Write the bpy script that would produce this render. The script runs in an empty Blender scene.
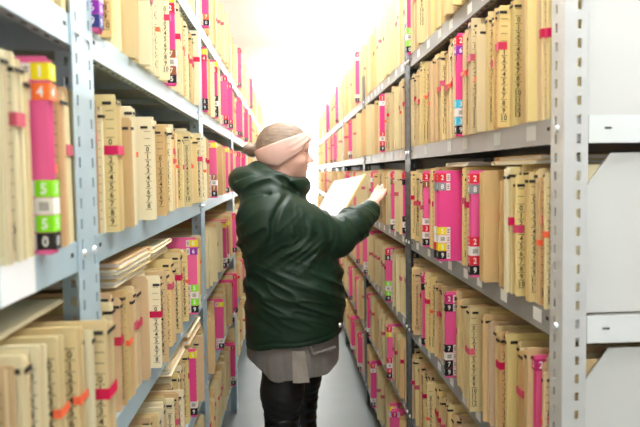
import bpy, bmesh, math, random
import numpy as np
from mathutils import Vector, Matrix
random.seed(7)
R = math.radians
sc = bpy.context.scene
COL = sc.collection

# ------------------------------------------------------------------ camera, world, exposure
H = 1.52
cd = bpy.data.cameras.new('camera')
cd.sensor_fit = 'HORIZONTAL'; cd.sensor_width = 36.0; cd.lens = 36.0 * 520 / 640
cd.shift_x = -0.00057; cd.shift_y = -0.02947
cd.clip_start = 0.05
cd.dof.use_dof = True; cd.dof.focus_distance = 1.75; cd.dof.aperture_fstop = 3.6
cam = bpy.data.objects.new('camera', cd); COL.objects.link(cam)
cam.matrix_world = (Matrix.Translation((0, 0, H)) @ Matrix.Rotation(-R(3.69), 4, 'Z')
                    @ Matrix.Rotation(math.pi/2 - math.atan(.044), 4, 'X') @ Matrix.Rotation(-.013, 4, 'Z'))
sc.camera = cam
w = bpy.data.worlds.new('world'); sc.world = w; w.use_nodes = True
w.node_tree.nodes['Background'].inputs[0].default_value = (.95, .98, 1, 1)
w.node_tree.nodes['Background'].inputs[1].default_value = .5
sc.view_settings.view_transform = 'Standard'; sc.view_settings.look = 'None'
sc.view_settings.exposure = 0.78; sc.view_settings.gamma = 1.0; sc.view_settings.use_curve_mapping = False
LAMP_STRENGTH = 14.5
FAR_GLOW_STRENGTH = 8.0
NEAR_FILL_STRENGTH = 1.0
LAMP_SPOTS = [(.26, .8), (.26, 2.5), (.26, 4.2), (.26, 5.9), (.26, 7.6)]
try:
    sc.cycles.use_denoising = True
    sc.cycles.max_bounces = 10; sc.cycles.diffuse_bounces = 6
except Exception: pass

# ------------------------------------------------------------------ materials
def srgb(r, g, b):
    f = lambda c: (c/255/12.92 if c/255 <= .04045 else ((c/255+.055)/1.055)**2.4)
    return (f(r), f(g), f(b), 1)
def mat(name, col, rough=.6, metal=0., vary=0., noise=0., nscale=30., bump=0., bscale=200., stretch=None, sheen=0., spec=None):
    m = bpy.data.materials.new(name); m.use_nodes = True
    nt = m.node_tree; b = nt.nodes['Principled BSDF']; L = nt.links.new
    b.inputs['Roughness'].default_value = rough; b.inputs['Metallic'].default_value = metal
    if spec is not None: b.inputs['Specular IOR Level'].default_value = spec
    if sheen: b.inputs['Sheen Weight'].default_value = sheen
    rgb = nt.nodes.new('ShaderNodeRGB'); rgb.outputs[0].default_value = col
    out = rgb.outputs[0]
    tc = nt.nodes.new('ShaderNodeTexCoord'); mp = nt.nodes.new('ShaderNodeMapping')
    L(tc.outputs['Object'], mp.inputs[0])
    if stretch: mp.inputs['Scale'].default_value = stretch
    if vary:
        oi = nt.nodes.new('ShaderNodeObjectInfo'); hs = nt.nodes.new('ShaderNodeHueSaturation')
        for sock, lo, hi, k in (('Value', 1-vary, 1+vary*.6, 1), ('Saturation', 1-vary*1.4, 1+vary*1.1, 7.31), ('Hue', .5-vary*.05, .5+vary*.05, 13.7)):
            mu = nt.nodes.new('ShaderNodeMath'); mu.operation = 'MULTIPLY'; mu.inputs[1].default_value = k
            fr = nt.nodes.new('ShaderNodeMath'); fr.operation = 'FRACT'
            mr = nt.nodes.new('ShaderNodeMapRange'); mr.inputs['To Min'].default_value = lo; mr.inputs['To Max'].default_value = hi
            L(oi.outputs['Random'], mu.inputs[0]); L(mu.outputs[0], fr.inputs[0]); L(fr.outputs[0], mr.inputs['Value']); L(mr.outputs[0], hs.inputs[sock])
        L(out, hs.inputs['Color']); out = hs.outputs[0]
    if noise:
        n = nt.nodes.new('ShaderNodeTexNoise'); n.inputs['Scale'].default_value = nscale; n.inputs['Detail'].default_value = 4
        L(mp.outputs[0], n.inputs['Vector'])
        mr = nt.nodes.new('ShaderNodeMapRange'); mr.inputs['From Min'].default_value = .3; mr.inputs['From Max'].default_value = .7
        mr.inputs['To Min'].default_value = 1-noise; mr.inputs['To Max'].default_value = 1+noise
        L(n.outputs['Fac'], mr.inputs['Value'])
        mx = nt.nodes.new('ShaderNodeVectorMath'); mx.operation = 'MULTIPLY'
        L(out, mx.inputs[0]); L(mr.outputs[0], mx.inputs[1]); out = mx.outputs[0]
    if bump:
        n2 = nt.nodes.new('ShaderNodeTexNoise'); n2.inputs['Scale'].default_value = bscale; n2.inputs['Detail'].default_value = 3
        L(mp.outputs[0], n2.inputs['Vector'])
        bp = nt.nodes.new('ShaderNodeBump'); bp.inputs['Strength'].default_value = bump; bp.inputs['Distance'].default_value = .004
        L(n2.outputs['Fac'], bp.inputs['Height']); L(bp.outputs[0], b.inputs['Normal'])
    L(out, b.inputs['Base Color'])
    return m
def emit(name, col, s):
    m = bpy.data.materials.new(name); m.use_nodes = True
    b = m.node_tree.nodes['Principled BSDF']
    b.inputs['Base Color'].default_value = col; b.inputs['Emission Color'].default_value = col; b.inputs['Emission Strength'].default_value = s
    return m
M = {}
M['white_wall'] = mat('white_wall', srgb(240, 242, 242), .8, noise=.02, nscale=3)
M['floor'] = mat('grey_vinyl', srgb(108, 114, 112), .4, noise=.05, nscale=6)
M['steel'] = mat('galvanised_steel', srgb(184, 205, 214), .42, .25, noise=.05, nscale=14, bump=.05, bscale=40)
M['steel_n'] = mat('neutral_steel', srgb(162, 162, 161), .42, .25, noise=.05, nscale=14, bump=.05, bscale=40)
M['steel_dark'] = mat('zinc_sheet', srgb(150, 156, 158), .5, .35, noise=.10, nscale=9)
M['steel_white'] = mat('white_steel', srgb(232, 236, 236), .4, .1, noise=.02, nscale=9)
M['plate'] = mat('white_board', srgb(218, 218, 215), .6, noise=.02, nscale=6)
M['steel_post'] = mat('pale_steel_post', srgb(206, 206, 205), .42, .15, noise=.04, nscale=14)
M['post_dark'] = mat('dark_steel_post', srgb(84, 90, 94), .45, .3, noise=.05, nscale=14)  # same post steel, with its shading painted into a darker colour
M['dark'] = mat('dark_slot', srgb(30, 32, 34), .7)
M['bolt'] = mat('bolt_metal', srgb(225, 228, 230), .3, .5)
M['label'] = mat('paper_label', srgb(240, 240, 238), .7)
M['label_grey'] = mat('faded_label', srgb(196, 198, 192), .7)
M['manila'] = mat('manila_card', srgb(231, 209, 150), .75, vary=.12, noise=.05, nscale=7)
M['tan'] = mat('tan_card', srgb(224, 192, 144), .75, vary=.12, noise=.05, nscale=7)
M['cream'] = mat('cream_card', srgb(243, 231, 192), .75, vary=.09, noise=.04, nscale=7)
M['pink'] = mat('pink_card', srgb(238, 84, 152), .6, vary=.05, noise=.04, nscale=5)
M['paper'] = mat('paper_stack', srgb(240, 222, 184), .8, vary=.06, noise=.10, nscale=60, stretch=(1, 12, .3))
M['white_paper'] = mat('white_paper', srgb(246, 246, 246), .7, vary=.03)
M['band'] = mat('red_tape', srgb(212, 36, 88), .5, vary=.12)
M['orange'] = mat('orange_dot', srgb(250, 110, 70), .5)
M['ink'] = mat('brown_ink', srgb(62, 50, 34), .8)
M['clip'] = mat('black_clip', srgb(36, 34, 34), .5)
STK = {'R': (226, 34, 52), 'P': (150, 44, 172), 'Y': (246, 226, 20), 'O': (250, 120, 50), 'G': (140, 232, 30), 'C': (70, 200, 228),
       'A': (150, 152, 152), 'B': (160, 96, 52), 'K': (28, 26, 26), 'W': (238, 232, 226), 'N': (54, 58, 130), 'M': (196, 30, 110)}
for k, c in STK.items(): M['s'+k] = mat('sticker_'+k, srgb(*c), .45)
M['s_white'] = mat('sticker_print_white', srgb(248, 248, 248), .5)
M['s_black'] = mat('sticker_print_black', srgb(30, 28, 28), .5)

# ------------------------------------------------------------------ mesh helpers
class MB:
    def __init__(s): s.v = []; s.f = []; s.mi = []
    def box(s, x0, x1, y0, y1, z0, z1, m=0):
        if x0 > x1: x0, x1 = x1, x0
        n = len(s.v)
        s.v += [(x0,y0,z0),(x1,y0,z0),(x1,y1,z0),(x0,y1,z0),(x0,y0,z1),(x1,y0,z1),(x1,y1,z1),(x0,y1,z1)]
        s.f += [tuple(n+i for i in q) for q in ((0,3,2,1),(4,5,6,7),(0,1,5,4),(1,2,6,5),(2,3,7,6),(3,0,4,7))]; s.mi += [m]*6
    def poly(s, pts, m=0):
        n = len(s.v); s.v += [tuple(p) for p in pts]; s.f.append(tuple(range(n, n+len(pts)))); s.mi.append(m)
    def prism(s, pts2, f0, f1, m=0):
        # pts2: outline, f0/f1 map an outline point to 3-D on the two end faces
        n = len(s.v); k = len(pts2)
        s.v += [f0(p) for p in pts2] + [f1(p) for p in pts2]
        s.f.append(tuple(range(n+k-1, n-1, -1))); s.f.append(tuple(range(n+k, n+2*k)))
        for i in range(k): s.f.append((n+i, n+(i+1) % k, n+k+(i+1) % k, n+k+i))
        s.mi += [m]*(k+2)
    def mesh(s, name, mats):
        me = bpy.data.meshes.new(name); me.from_pydata(s.v, [], s.f)
        for mm in mats: me.materials.append(mm)
        me.polygons.foreach_set('material_index', s.mi)
        bm = bmesh.new(); bm.from_mesh(me); bmesh.ops.recalc_face_normals(bm, faces=bm.faces); bm.to_mesh(me); bm.free()
        return me
def obj(name, me, parent=None, loc=None):
    o = bpy.data.objects.new(name, me); COL.objects.link(o)
    if parent: o.parent = parent
    if loc: o.location = loc
    return o
def tag(o, label=None, cat=None, group=None, kind=None):
    if label: o['label'] = label
    if cat: o['category'] = cat
    if group: o['group'] = group
    if kind: o['kind'] = kind
    return o
def empty(name, loc=(0,0,0)):
    o = bpy.data.objects.new(name, None); COL.objects.link(o); o.location = loc; o.empty_display_size = .05; return o
def struct(name, mb, m): return tag(obj(name, mb.mesh(name, [m])), kind='structure')

# digit glyphs as polygons, height 1, centred
GLY = {}
def glyphs():
    for ch in '0123456789':
        cu = bpy.data.curves.new('g', 'FONT'); cu.body = ch; cu.align_x = 'CENTER'; cu.resolution_u = 2; cu.size = 1.0; cu.offset = .018
        o = bpy.data.objects.new('g', cu); COL.objects.link(o)
        dg = bpy.context.evaluated_depsgraph_get(); e = o.evaluated_get(dg); me = e.to_mesh()
        v = [tuple(x.co) for x in me.vertices]; f = [tuple(p.vertices) for p in me.polygons]
        e.to_mesh_clear(); COL.objects.unlink(o); bpy.data.objects.remove(o); bpy.data.curves.remove(cu)
        ys = [p[1] for p in v]; xs = [p[0] for p in v]; h = max(ys)-min(ys); cx = (max(xs)+min(xs))/2; cy = (max(ys)+min(ys))/2
        GLY[ch] = ([((p[0]-cx)/h, (p[1]-cy)/h) for p in v], f)
glyphs()
def text(mb, s, fn, size, m, bold=0.):
    wd = .68*size
    for i, ch in enumerate(s):
        ox = (i-(len(s)-1)/2)*wd; v, f = GLY[ch]; n = len(mb.v)
        mb.v += [fn(ox+p[0]*size*.9, p[1]*size) for p in v]
        for q in f: mb.f.append(tuple(n+i2 for i2 in q)); mb.mi.append(m)

# ------------------------------------------------------------------ the room
CEIL = 2.75; FAR = 8.6; XWL = -.78; XWR = .90; NEAR = -1.6
mb = MB(); mb.box(XWL-.1, XWR+.1, NEAR, FAR, -.1, 0); struct('floor', mb, M['floor'])
mb = MB(); mb.box(XWL-.1, XWR+.1, NEAR, FAR, CEIL, CEIL+.1); struct('ceiling', mb, M['white_wall'])
mb = MB(); mb.box(XWL-.1, XWL, NEAR, FAR, 0, CEIL); struct('wall_left', mb, M['white_wall'])
mb = MB(); mb.box(XWR, XWR+.1, NEAR, FAR, 0, CEIL); struct('wall_right', mb, M['white_wall'])
mb = MB(); WX0, WX1, WZ0, WZ1 = -.34, .48, .95, 2.55
mb.box(XWL-.1, WX0, FAR, FAR+.1, 0, CEIL); mb.box(WX1, XWR+.1, FAR, FAR+.1, 0, CEIL); mb.box(WX0, WX1, FAR, FAR+.1, 0, WZ0); mb.box(WX0, WX1, FAR, FAR+.1, WZ1, CEIL)
struct('wall_far', mb, M['white_wall'])
M['daylight'] = emit('daylight_pane', (.96, .98, 1, 1), FAR_GLOW_STRENGTH)  # added glowing pane that blows the far end out to white
mb = MB(); mb.box(WX0, WX1, FAR+.06, FAR+.07, WZ0, WZ1, 0)
for a_, b_, c_, d_ in ((WX0, WX0+.05, WZ0, WZ1), (WX1-.05, WX1, WZ0, WZ1), (WX0+.05, WX1-.05, WZ0, WZ0+.05), (WX0+.05, WX1-.05, WZ1-.05, WZ1)): mb.box(a_, b_, FAR+.02, FAR+.06, c_, d_, 1)
tag(obj('window_1', mb.mesh('window_1', [M['daylight'], M['steel_white']])), kind='structure')
mb = MB(); mb.box(XWL-.1, XWR+.1, NEAR-.1, NEAR, 0, CEIL); struct('wall_near', mb, M['white_wall'])
M['daylight_near'] = emit('daylight_pane_near', (.97, .985, 1, 1), NEAR_FILL_STRENGTH)  # added glowing panel behind the camera, soft frontal fill light
mb = MB(); mb.box(-.5, .7, NEAR+.002, NEAR+.01, .9, 2.4, 0)
for a_, b_, c_, d_ in ((-.55, -.5, .85, 2.45), (.7, .75, .85, 2.45), (-.5, .7, .85, .9), (-.5, .7, 2.4, 2.45)): mb.box(a_, b_, NEAR+.001, NEAR+.03, c_, d_, 1)
tag(obj('window_2', mb.mesh('window_2', [M['daylight_near'], M['steel_white']])), kind='structure')

M['lamp'] = emit('lamp_diffuser', (.95, .975, 1, 1), LAMP_STRENGTH)
order = ['over the nearest bays', 'over the woman', 'just beyond the woman', 'over the far bays', 'closest to the far wall']
for i, (x, y) in enumerate(LAMP_SPOTS):
    t = empty('ceiling_lamp', (x, y, CEIL)); tag(t, 'long white ceiling lamp %s' % order[i], 'ceiling lamp', 'ceiling lamps above the aisle')
    a = MB(); a.box(-.06, .06, -.60, .60, -.05, 0); obj('lamp_housing', a.mesh('lamp_housing', [M['steel_white']]), t)
    a = MB(); a.box(-.09, .09, -.62, .62, -.11, -.051); obj('lamp_diffuser', a.mesh('lamp_diffuser', [M['lamp']]), t)

# ------------------------------------------------------------------ shelving racks
XR, XL, DEPTH, BAY = .494, -.3355, .36, 1.2
RZ = [1.929, 1.566, 1.2025, .842, .480, .1175]      # underside of the right shelf fronts
LZ = [2.075, 1.725, 1.364, .995, .635, .275]
LIP = .049
RNAMES = ['top shelf', 'second shelf', 'third shelf', 'fourth shelf', 'fifth shelf', 'bottom shelf']
def post_mesh(s, top, toY, slots, pm='steel'):
    """slotted steel angle: one flange along the aisle, one across; s=+1 right rack; toY=+1 near end of a bay"""
    mb = MB(); W = .045; T = .0025; P = .0336; sw = .0075; sh = .0165
    def plate(fn):
        if not slots:
            fn(0, W, 0, top); return
        c0, c1 = W*.62-sw/2, W*.62+sw/2
        fn(0, c0, 0, top); fn(c1, W, 0, top)
        z = 0.02; zp = 0.
        while z+sh < top:
            fn(c0, c1, zp, z); zp = z+sh; z += P
        fn(c0, c1, zp, top)
    plate(lambda u0, u1, z0, z1: mb.box(0, s*T, toY*u0, toY*u1, z0, z1) if toY > 0 else mb.box(0, s*T, -u1, -u0, z0, z1))
    plate(lambda u0, u1, z0, z1: mb.box(s*max(u0, T), s*u1, 0, T, z0, z1) if toY > 0 else mb.box(s*max(u0, T), s*u1, -T, 0, z0, z1))
    return mb.mesh('post', [M[pm]])
PM = {}
for s in (1, -1):
    for ty in (1, -1):
        for sl in (True, False): PM[s, ty, sl] = post_mesh(s, 2.12 if s > 0 else 2.32, ty, sl, 'steel_post' if s > 0 else 'steel')
for ty in (1, -1): PM['dark', ty] = post_mesh(1, 2.12, ty, True, 'post_dark')  # right-hand posts whose shade is put into the colour
def shelf_mesh(s, slots):
    mb = MB(); L0, L1 = .003, BAY-.003
    mb.box(s*.003, s*.0055, L0, L1, 0, LIP)                    # front lip
    mb.box(s*.0055, s*.022, L0, L1, 0, .002)                   # return under the lip
    mb.box(s*.0055, s*(DEPTH-.003), L0, L1, LIP-.0045, LIP-.002)    # deck
    mb.box(s*(DEPTH-.006), s*(DEPTH-.003), L0, L1, 0, LIP-.0045)
    for y in (L0, L1-.0025): mb.box(s*.0055, s*(DEPTH-.006), y, y+.0025, 0.002, LIP-.0045)
    for y in (.3, .6, .9): mb.box(s*.03, s*(DEPTH-.02), y-.02, y+.02, LIP-.02, LIP-.0045)   # stiffeners under the deck
    if slots:
        y = .05
        while y < L1-.05: mb.box(s*.011, s*.016, y, y+.014, -.0003, .0001, 1); y += .0336
        for y in (.06, L1-.06): mb.box(s*.0026, s*.0031, y-.005, y+.005, .026, .033, 1)
    return mb.mesh('shelf', [M['steel_n' if s > 0 else 'steel'], M['dark']])
SM = {(s, k): shelf_mesh(s, k) for s in (1, -1) for k in (True, False)}
def bolt_mesh(s):
    mb = MB(); n = 10
    pts = [(math.cos(2*math.pi*i/n), math.sin(2*math.pi*i/n)) for i in range(n)]
    mb.prism(pts, lambda p: (0, p[0]*.0075, p[1]*.0075), lambda p: (-s*.004, p[0]*.0055, p[1]*.0055))
    return mb.mesh('bolt', [M['bolt']])
BM = {s: bolt_mesh(s) for s in (1, -1)}
def label_mesh(s, w_, h_, m):
    mb = MB(); mb.box(s*.0024, s*.0029, -w_/2, w_/2, -h_/2, h_/2)
    return mb.mesh('shelf_label', [m])
LM = {(s, k): label_mesh(s, *k2) for s in (1, -1) for k, k2 in {'small': (.034, .026, M['label']), 'grey': (.04, .03, M['label_grey']), 'big': (.085, .05, M['label'])}.items()}
BAYNAME_R = ['nearest right bay', 'second right bay', 'third right bay', 'fourth right bay', 'fifth right bay', 'sixth right bay']
BAYNAME_L = ['nearest left bay', 'second left bay', 'third left bay', 'fourth left bay', 'fifth left bay', 'sixth left bay', 'seventh left bay']
rl = random.Random(3)
def rack(s, y0, levels, name, near):
    X = XR if s > 0 else XL
    t = empty('shelving_rack', (X, y0, 0))
    tag(t, 'grey steel shelving rack full of folders, %s along the aisle' % name, 'shelving', 'steel racks on the %s side' % ('right' if s > 0 else 'left'))
    fp = []
    for ty, y in ((1, 0), (-1, BAY)):
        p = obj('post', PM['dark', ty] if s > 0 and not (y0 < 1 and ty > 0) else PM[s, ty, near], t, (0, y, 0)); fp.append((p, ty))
        obj('post', PM[-s, ty, False], t, (s*DEPTH, y, 0))
    for i, z in enumerate(levels):
        sh = obj('shelf', SM[s, near], t, (0, 0, z))
        if near:
            for p, ty in fp: obj('bolt', BM[s], p, (0, ty*.022, z+.026))
            if s > 0 and i == 1:
                for y, k in ((.13, 'grey'), (.3, 'grey'), (.52, 'grey'), (.66, 'grey'), (.93, 'grey')): obj('shelf_label', LM[s, k], sh, (0, y, .026))
            elif s > 0:
                y = .1
                while y < 1.12: obj('shelf_label', LM[s, 'small'], sh, (0, y, .026+rl.uniform(-.003, .003))); y += rl.uniform(.1, .17)
            elif i in (3, 4): obj('shelf_label', LM[s, 'small'], sh, (0, .75, .026))
    mb = MB(); mb.box(s*(DEPTH+.001), s*(DEPTH+.003), .004, BAY-.004, .05, 2.1 if s > 0 else 2.3)
    obj('back_panel', mb.mesh('back_panel', [M['steel_dark']]), t)
    return t
RR = [rack(1, .9+BAY*k, RZ, BAYNAME_R[k], k < 2) for k in range(6)]
LR = [rack(-1, -.3+BAY*k, LZ, BAYNAME_L[k], k < 3) for k in range(7)]
# end frame of the nearest right bay: cross beams and white end boards, two with a cut corner
t = RR[0]
for i, z in enumerate(RZ):
    mb = MB(); mb.box(.046, DEPTH-.01, -.001, .0015, z-.0005, z+LIP); mb.box(.046, DEPTH-.01, .0015, .014, z-.0005, z+.0015)
    mb.box(.075, .088, -.0014, -.001, z+.024, z+.0275, 1)
    obj('end_beam', mb.mesh('end_beam', [M['steel_white'], M['dark']]), t)
for i, z in enumerate(RZ[:-1]):
    z0 = RZ[i+1]+LIP+.001; z1 = z-.018
    mb = MB(); c = .052 if i in (1, 2) else .0
    out = [(.048, z0), (DEPTH-.012, z0), (DEPTH-.012, z1), (.048+c, z1), (.048, z1-c*1.35)] if c else [(.048, z0), (DEPTH-.012, z0), (DEPTH-.012, z+.0), (.048, z+.0)]
    mb.prism(out, lambda p: (p[0], .020, p[1]), lambda p: (p[0], .023, p[1]))
    obj('end_board', mb.mesh('end_board', [M['plate']]), t)
# big paper label on the nearest left shelf front
for o in LR[0].children:
    if o.name.startswith('shelf') and abs(o.location.z-LZ[2]) < 1e-4:
        lb = MB(); lb.box(-.0024, -.0030, .93, 1.015, .0, .049); lb.box(-.0030, -.0032, .963, .982, .0245, .0255, 1)
        tag(obj('shelf_label', lb.mesh('shelf_label', [M['label'], M['label_grey']]), o), 'large white paper label')

# ------------------------------------------------------------------ folders
def leaf(mb, s, y0, y1, x0, x1, h, m, r=.006, z0=0.):
    pts = [(x0, z0), (x1, z0), (x1, h)]
    for k in range(4):
        a = math.pi/2*k/3; pts.append((x0+r-r*math.sin(a), h-r+r*math.cos(a)))
    mb.prism(pts, lambda p: (s*p[0], y0, p[1]), lambda p: (s*p[0], y1, p[1]), m)
def cover_mesh(s, kind, t, h, seed, D):
    """card folder: two boards joined by a spine fold; inner dividers"""
    q = random.Random(seed); mb = MB(); T = .0012
    leaf(mb, s, 0, T, 0, D, h, 0, r=.003)
    h2 = h*q.uniform(.965, 1.0); x2 = q.uniform(0, .004)
    leaf(mb, s, t-T, t, x2, D, h2, 0, r=.003)
    n = max(0, int(t/.0042)-1)
    for k in range(n):
        y = t*(k+1)/(n+1)+q.uniform(-.0008, .0008); w_ = q.uniform(.0004, .0011)
        leaf(mb, s, y-w_, y+w_, -.0012+q.uniform(0, .006), D*.98, h*q.uniform(.93, .995), 0 if q.random() < .75 or kind == 'pink' else 1, r=.003)
    if t < .012: mb.box(s*.001, s*.003, T, t-T, 0, h*.9, 0)
    return mb.mesh(kind+'_folder', [M[kind], M['cream'] if kind == 'tan' else M['tan']])
def paper_mesh(s, t, h, seed, D):
    q = random.Random(seed+50); mb = MB(); y = .0016; n = max(1, int(t/.008))
    st = (t-.0032)/n
    for k in range(n):
        mb.box(s*q.uniform(.005, .011), s*D*q.uniform(.93, .97), y+.0003, y+st-.0003, .001, h*q.uniform(.88, .955)); y += st
    return mb.mesh('paper_stack', [M['paper']])
def band_mesh(s, t, z, hh, wrap, m):
    mb = MB(); e = .0005
    mb.box(s*-e*5, s*wrap, -e, 0, z, z+hh); mb.box(s*-.0025, s*-.002, 0, t, z, z+hh); mb.box(s*-e*5, s*wrap, t, t+e, z, z+hh)
    return mb.mesh('tape_band', [m])
def strip_mesh(s, h, seed):
    """printed ladder of numbers near the front edge of the board"""
    q = random.Random(seed); mb = MB(); x0, x1 = .003, .019; e = .0004; z = h-.03; cell = .0165
    def bx(a, b, c, d): mb.box(s*a, s*b, -e, -e*.2, c, d)
    k = 0; zb = .012
    lab = ['', '', ''] + [str(i) for i in range(0, 14)]
    lab = lab[q.choice((0, 1, 2, 3)):]
    while z > zb and k < len(lab):
        bx(x0+.001, x1-.001, z-.0005, z+.0005)
        if lab[k] and z-cell > zb:
            cx, cz = s*(x0+x1)/2, z-cell/2
            text(mb, lab[k], lambda u, v: (cx+u, -e, cz+v), .0118, 0)
        z -= cell; k += 1
    return mb.mesh('number_strip', [M['ink']])
def spine_strip_mesh(s, t, h, seed):
    q = random.Random(seed); mb = MB(); z = h-.03; c = min(.016, t*.8); cell = .0165; k = 0; yc = t/2
    while z > .02 and k < 14:
        mb.box(s*-.0024, s*-.0021, yc-c/2, yc+c/2, z-.0004, z+.0004)
        cz = z-cell/2
        text(mb, str(k), lambda u, v: (s*-.0024, yc-s*u, cz+v), min(.0095, t*.5), 0)
        z -= cell; k += 1
    return mb.mesh('number_strip', [M['ink']])
def tab_mesh(s, t, h, q):
    z = h-q.uniform(.012, .022); x = q.uniform(-.002, .01); mb = MB()
    mb.box(s*x, s*(x+.016), -.0009, 0, z-.006, z); mb.box(s*-.003, s*-.0018, 0, t*q.uniform(.5, 1), z-.006, z)
    return mb.mesh('index_tab', [M['clip']])
def sticker_mesh(s, t, code, hh, wd=.021, bar=True):
    """colour sticker folded round the front edge: code = colour letter + digit"""
    c, d = code[0], code[1:] or ''
    mb = MB(); e = .0006
    mb.box(s*-.0028, s*wd, -e, 0, .0005, hh-.0005, 0); mb.box(s*-.0028, s*-.002, 0, t, .0005, hh-.0005, 0)
    if d:
        text(mb, d, lambda u, v: (s*(wd/2-.001)+u, -e-.0002, hh/2+v), hh*.62, 1)
        if t > .012: text(mb, d, lambda u, v: (s*-.0030, t/2-s*u, hh/2+v), min(hh*.6, t*.9), 1)
    else:
        for k in range(5):
            mb.box(s*(.004+k*.0026), s*(.0052+k*.0026), -e-.0002, -e, hh*.25, hh*.75, 2)
    if bar:
        mb.box(s*(wd+.0006), s*(wd+.012), -e, 0, .001, hh-.001, 3)
        for k in range(3): mb.box(s*(wd+.003), s*(wd+.0095), -e-.0002, -e, hh*(.25+.2*k), hh*(.33+.2*k), 2)
    fg = M['s_black'] if c in 'YGW' and d else M['s_white']
    if c in 'GYA': fg = M['s_white']
    return mb.mesh('number_sticker', [M['s'+c], fg, M['s_black'], M['sW']])

MESH = {}
def cached(key, fn):
    if key not in MESH: MESH[key] = fn()
    return MESH[key]
THICK = [.007, .010, .013, .017, .022, .028, .036]
HB = {}
ORD1 = ['zeroth', 'first', 'second', 'third', 'fourth', 'fifth', 'sixth', 'seventh', 'eighth', 'ninth', 'tenth', 'eleventh', 'twelfth', 'thirteenth',
        'fourteenth', 'fifteenth', 'sixteenth', 'seventeenth', 'eighteenth', 'nineteenth']
TENS = {2: ('twenty', 'twentieth'), 3: ('thirty', 'thirtieth'), 4: ('forty', 'fortieth'), 5: ('fifty', 'fiftieth'), 6: ('sixty', 'sixtieth'),
        7: ('seventy', 'seventieth'), 8: ('eighty', 'eightieth'), 9: ('ninety', 'ninetieth')}
def ordinal(n):
    if n < 20: return ORD1[n]
    a, b = divmod(n, 10)
    return TENS[a][1] if b == 0 else TENS[a][0]+'-'+ORD1[b]
COUNT = {'manila': 0, 'tan': 0, 'cream': 0, 'pink': 0}
PROTO = {}
def copy_thing(o):
    c = o.copy(); COL.objects.link(c)
    for ch in o.children:
        d = ch.copy(); COL.objects.link(d); d.parent = c
    return c
def proto(s, kind, ti, v, H0, detail):
    """one folder of each kind, thickness and marking, with its parts; repeats are copied from it"""
    key = (s, kind, ti, v, round(H0, 3), detail)
    if key in PROTO: return copy_thing(PROTO[key])
    q = random.Random(str(key)); t = THICK[ti]; h = H0*q.uniform(.94, 1.03); D = .30
    o = obj(kind+'_folder', cover_mesh(s, kind, t, h, hash(key[2:4]) % 9999, D))
    obj('paper_stack', paper_mesh(s, t, h, ti*7+v, D), o)
    feat = []
    if v in (0, 1, 3):
        obj('tape_band', band_mesh(s, t, h*(.56+.06*v/3)+q.uniform(-.01, .01), .017, q.uniform(.012, .03), M['band']), o); feat.append('red tape band')
    elif v == 4:
        z = h*q.uniform(.45, .6); b_ = MB(); b_.box(s*-.0026, s*.008, -.0006, 0, z, z+.012); b_.box(s*-.0026, s*-.002, 0, t, z, z+.012)
        obj('orange_dot', b_.mesh('orange_dot', [M['orange']]), o); feat.append('orange mark')
    if detail:
        if v in (0, 2, 3, 4): obj('number_strip', strip_mesh(s, h, ti+v), o)
        elif v == 1 and t > .012: obj('number_strip', spine_strip_mesh(s, t, h, ti+v), o)
        if v in (0, 1, 2, 3, 5): obj('index_tab', tab_mesh(s, t, h, q), o)
    o['feat'] = ', '.join(feat); o['t'] = t; o['h'] = h
    PROTO[key] = o
    return o
def pink(s, t, h, top, bot, D=.30, seed=0, hh=.024):
    o = obj('pink_folder', cover_mesh(s, 'pink', t, h, seed, D))
    obj('paper_stack', paper_mesh(s, t, h*.98, seed, D), o)
    for i, c in enumerate(top):
        obj('number_sticker', cached((s, round(t, 4), c, hh, 1), lambda: sticker_mesh(s, t, c, hh)), o, (0, 0, h-.008-(i+1)*hh-(.003 if i else 0)))
    for i, c in enumerate(reversed(bot)):
        obj('number_sticker', cached((s, round(t, 4), c, hh, 1), lambda: sticker_mesh(s, t, c, hh)), o, (0, 0, .006+i*hh))
    o['t'] = t; o['h'] = h; o['feat'] = ''
    return o
class Row:
    pass
STUFF = {'manila': MB(), 'tan': MB(), 'cream': MB()}
LIMIT = {'manila': 300, 'tan': 300, 'cream': 300}
def pick(q, mix):
    x = q.random(); a = 0
    for k, p in mix:
        a += p
        if x < a: return k
    return mix[-1][0]
COLW = {'manila': 'manila', 'tan': 'tan', 'cream': 'cream', 'pink': 'bright pink'}
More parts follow.
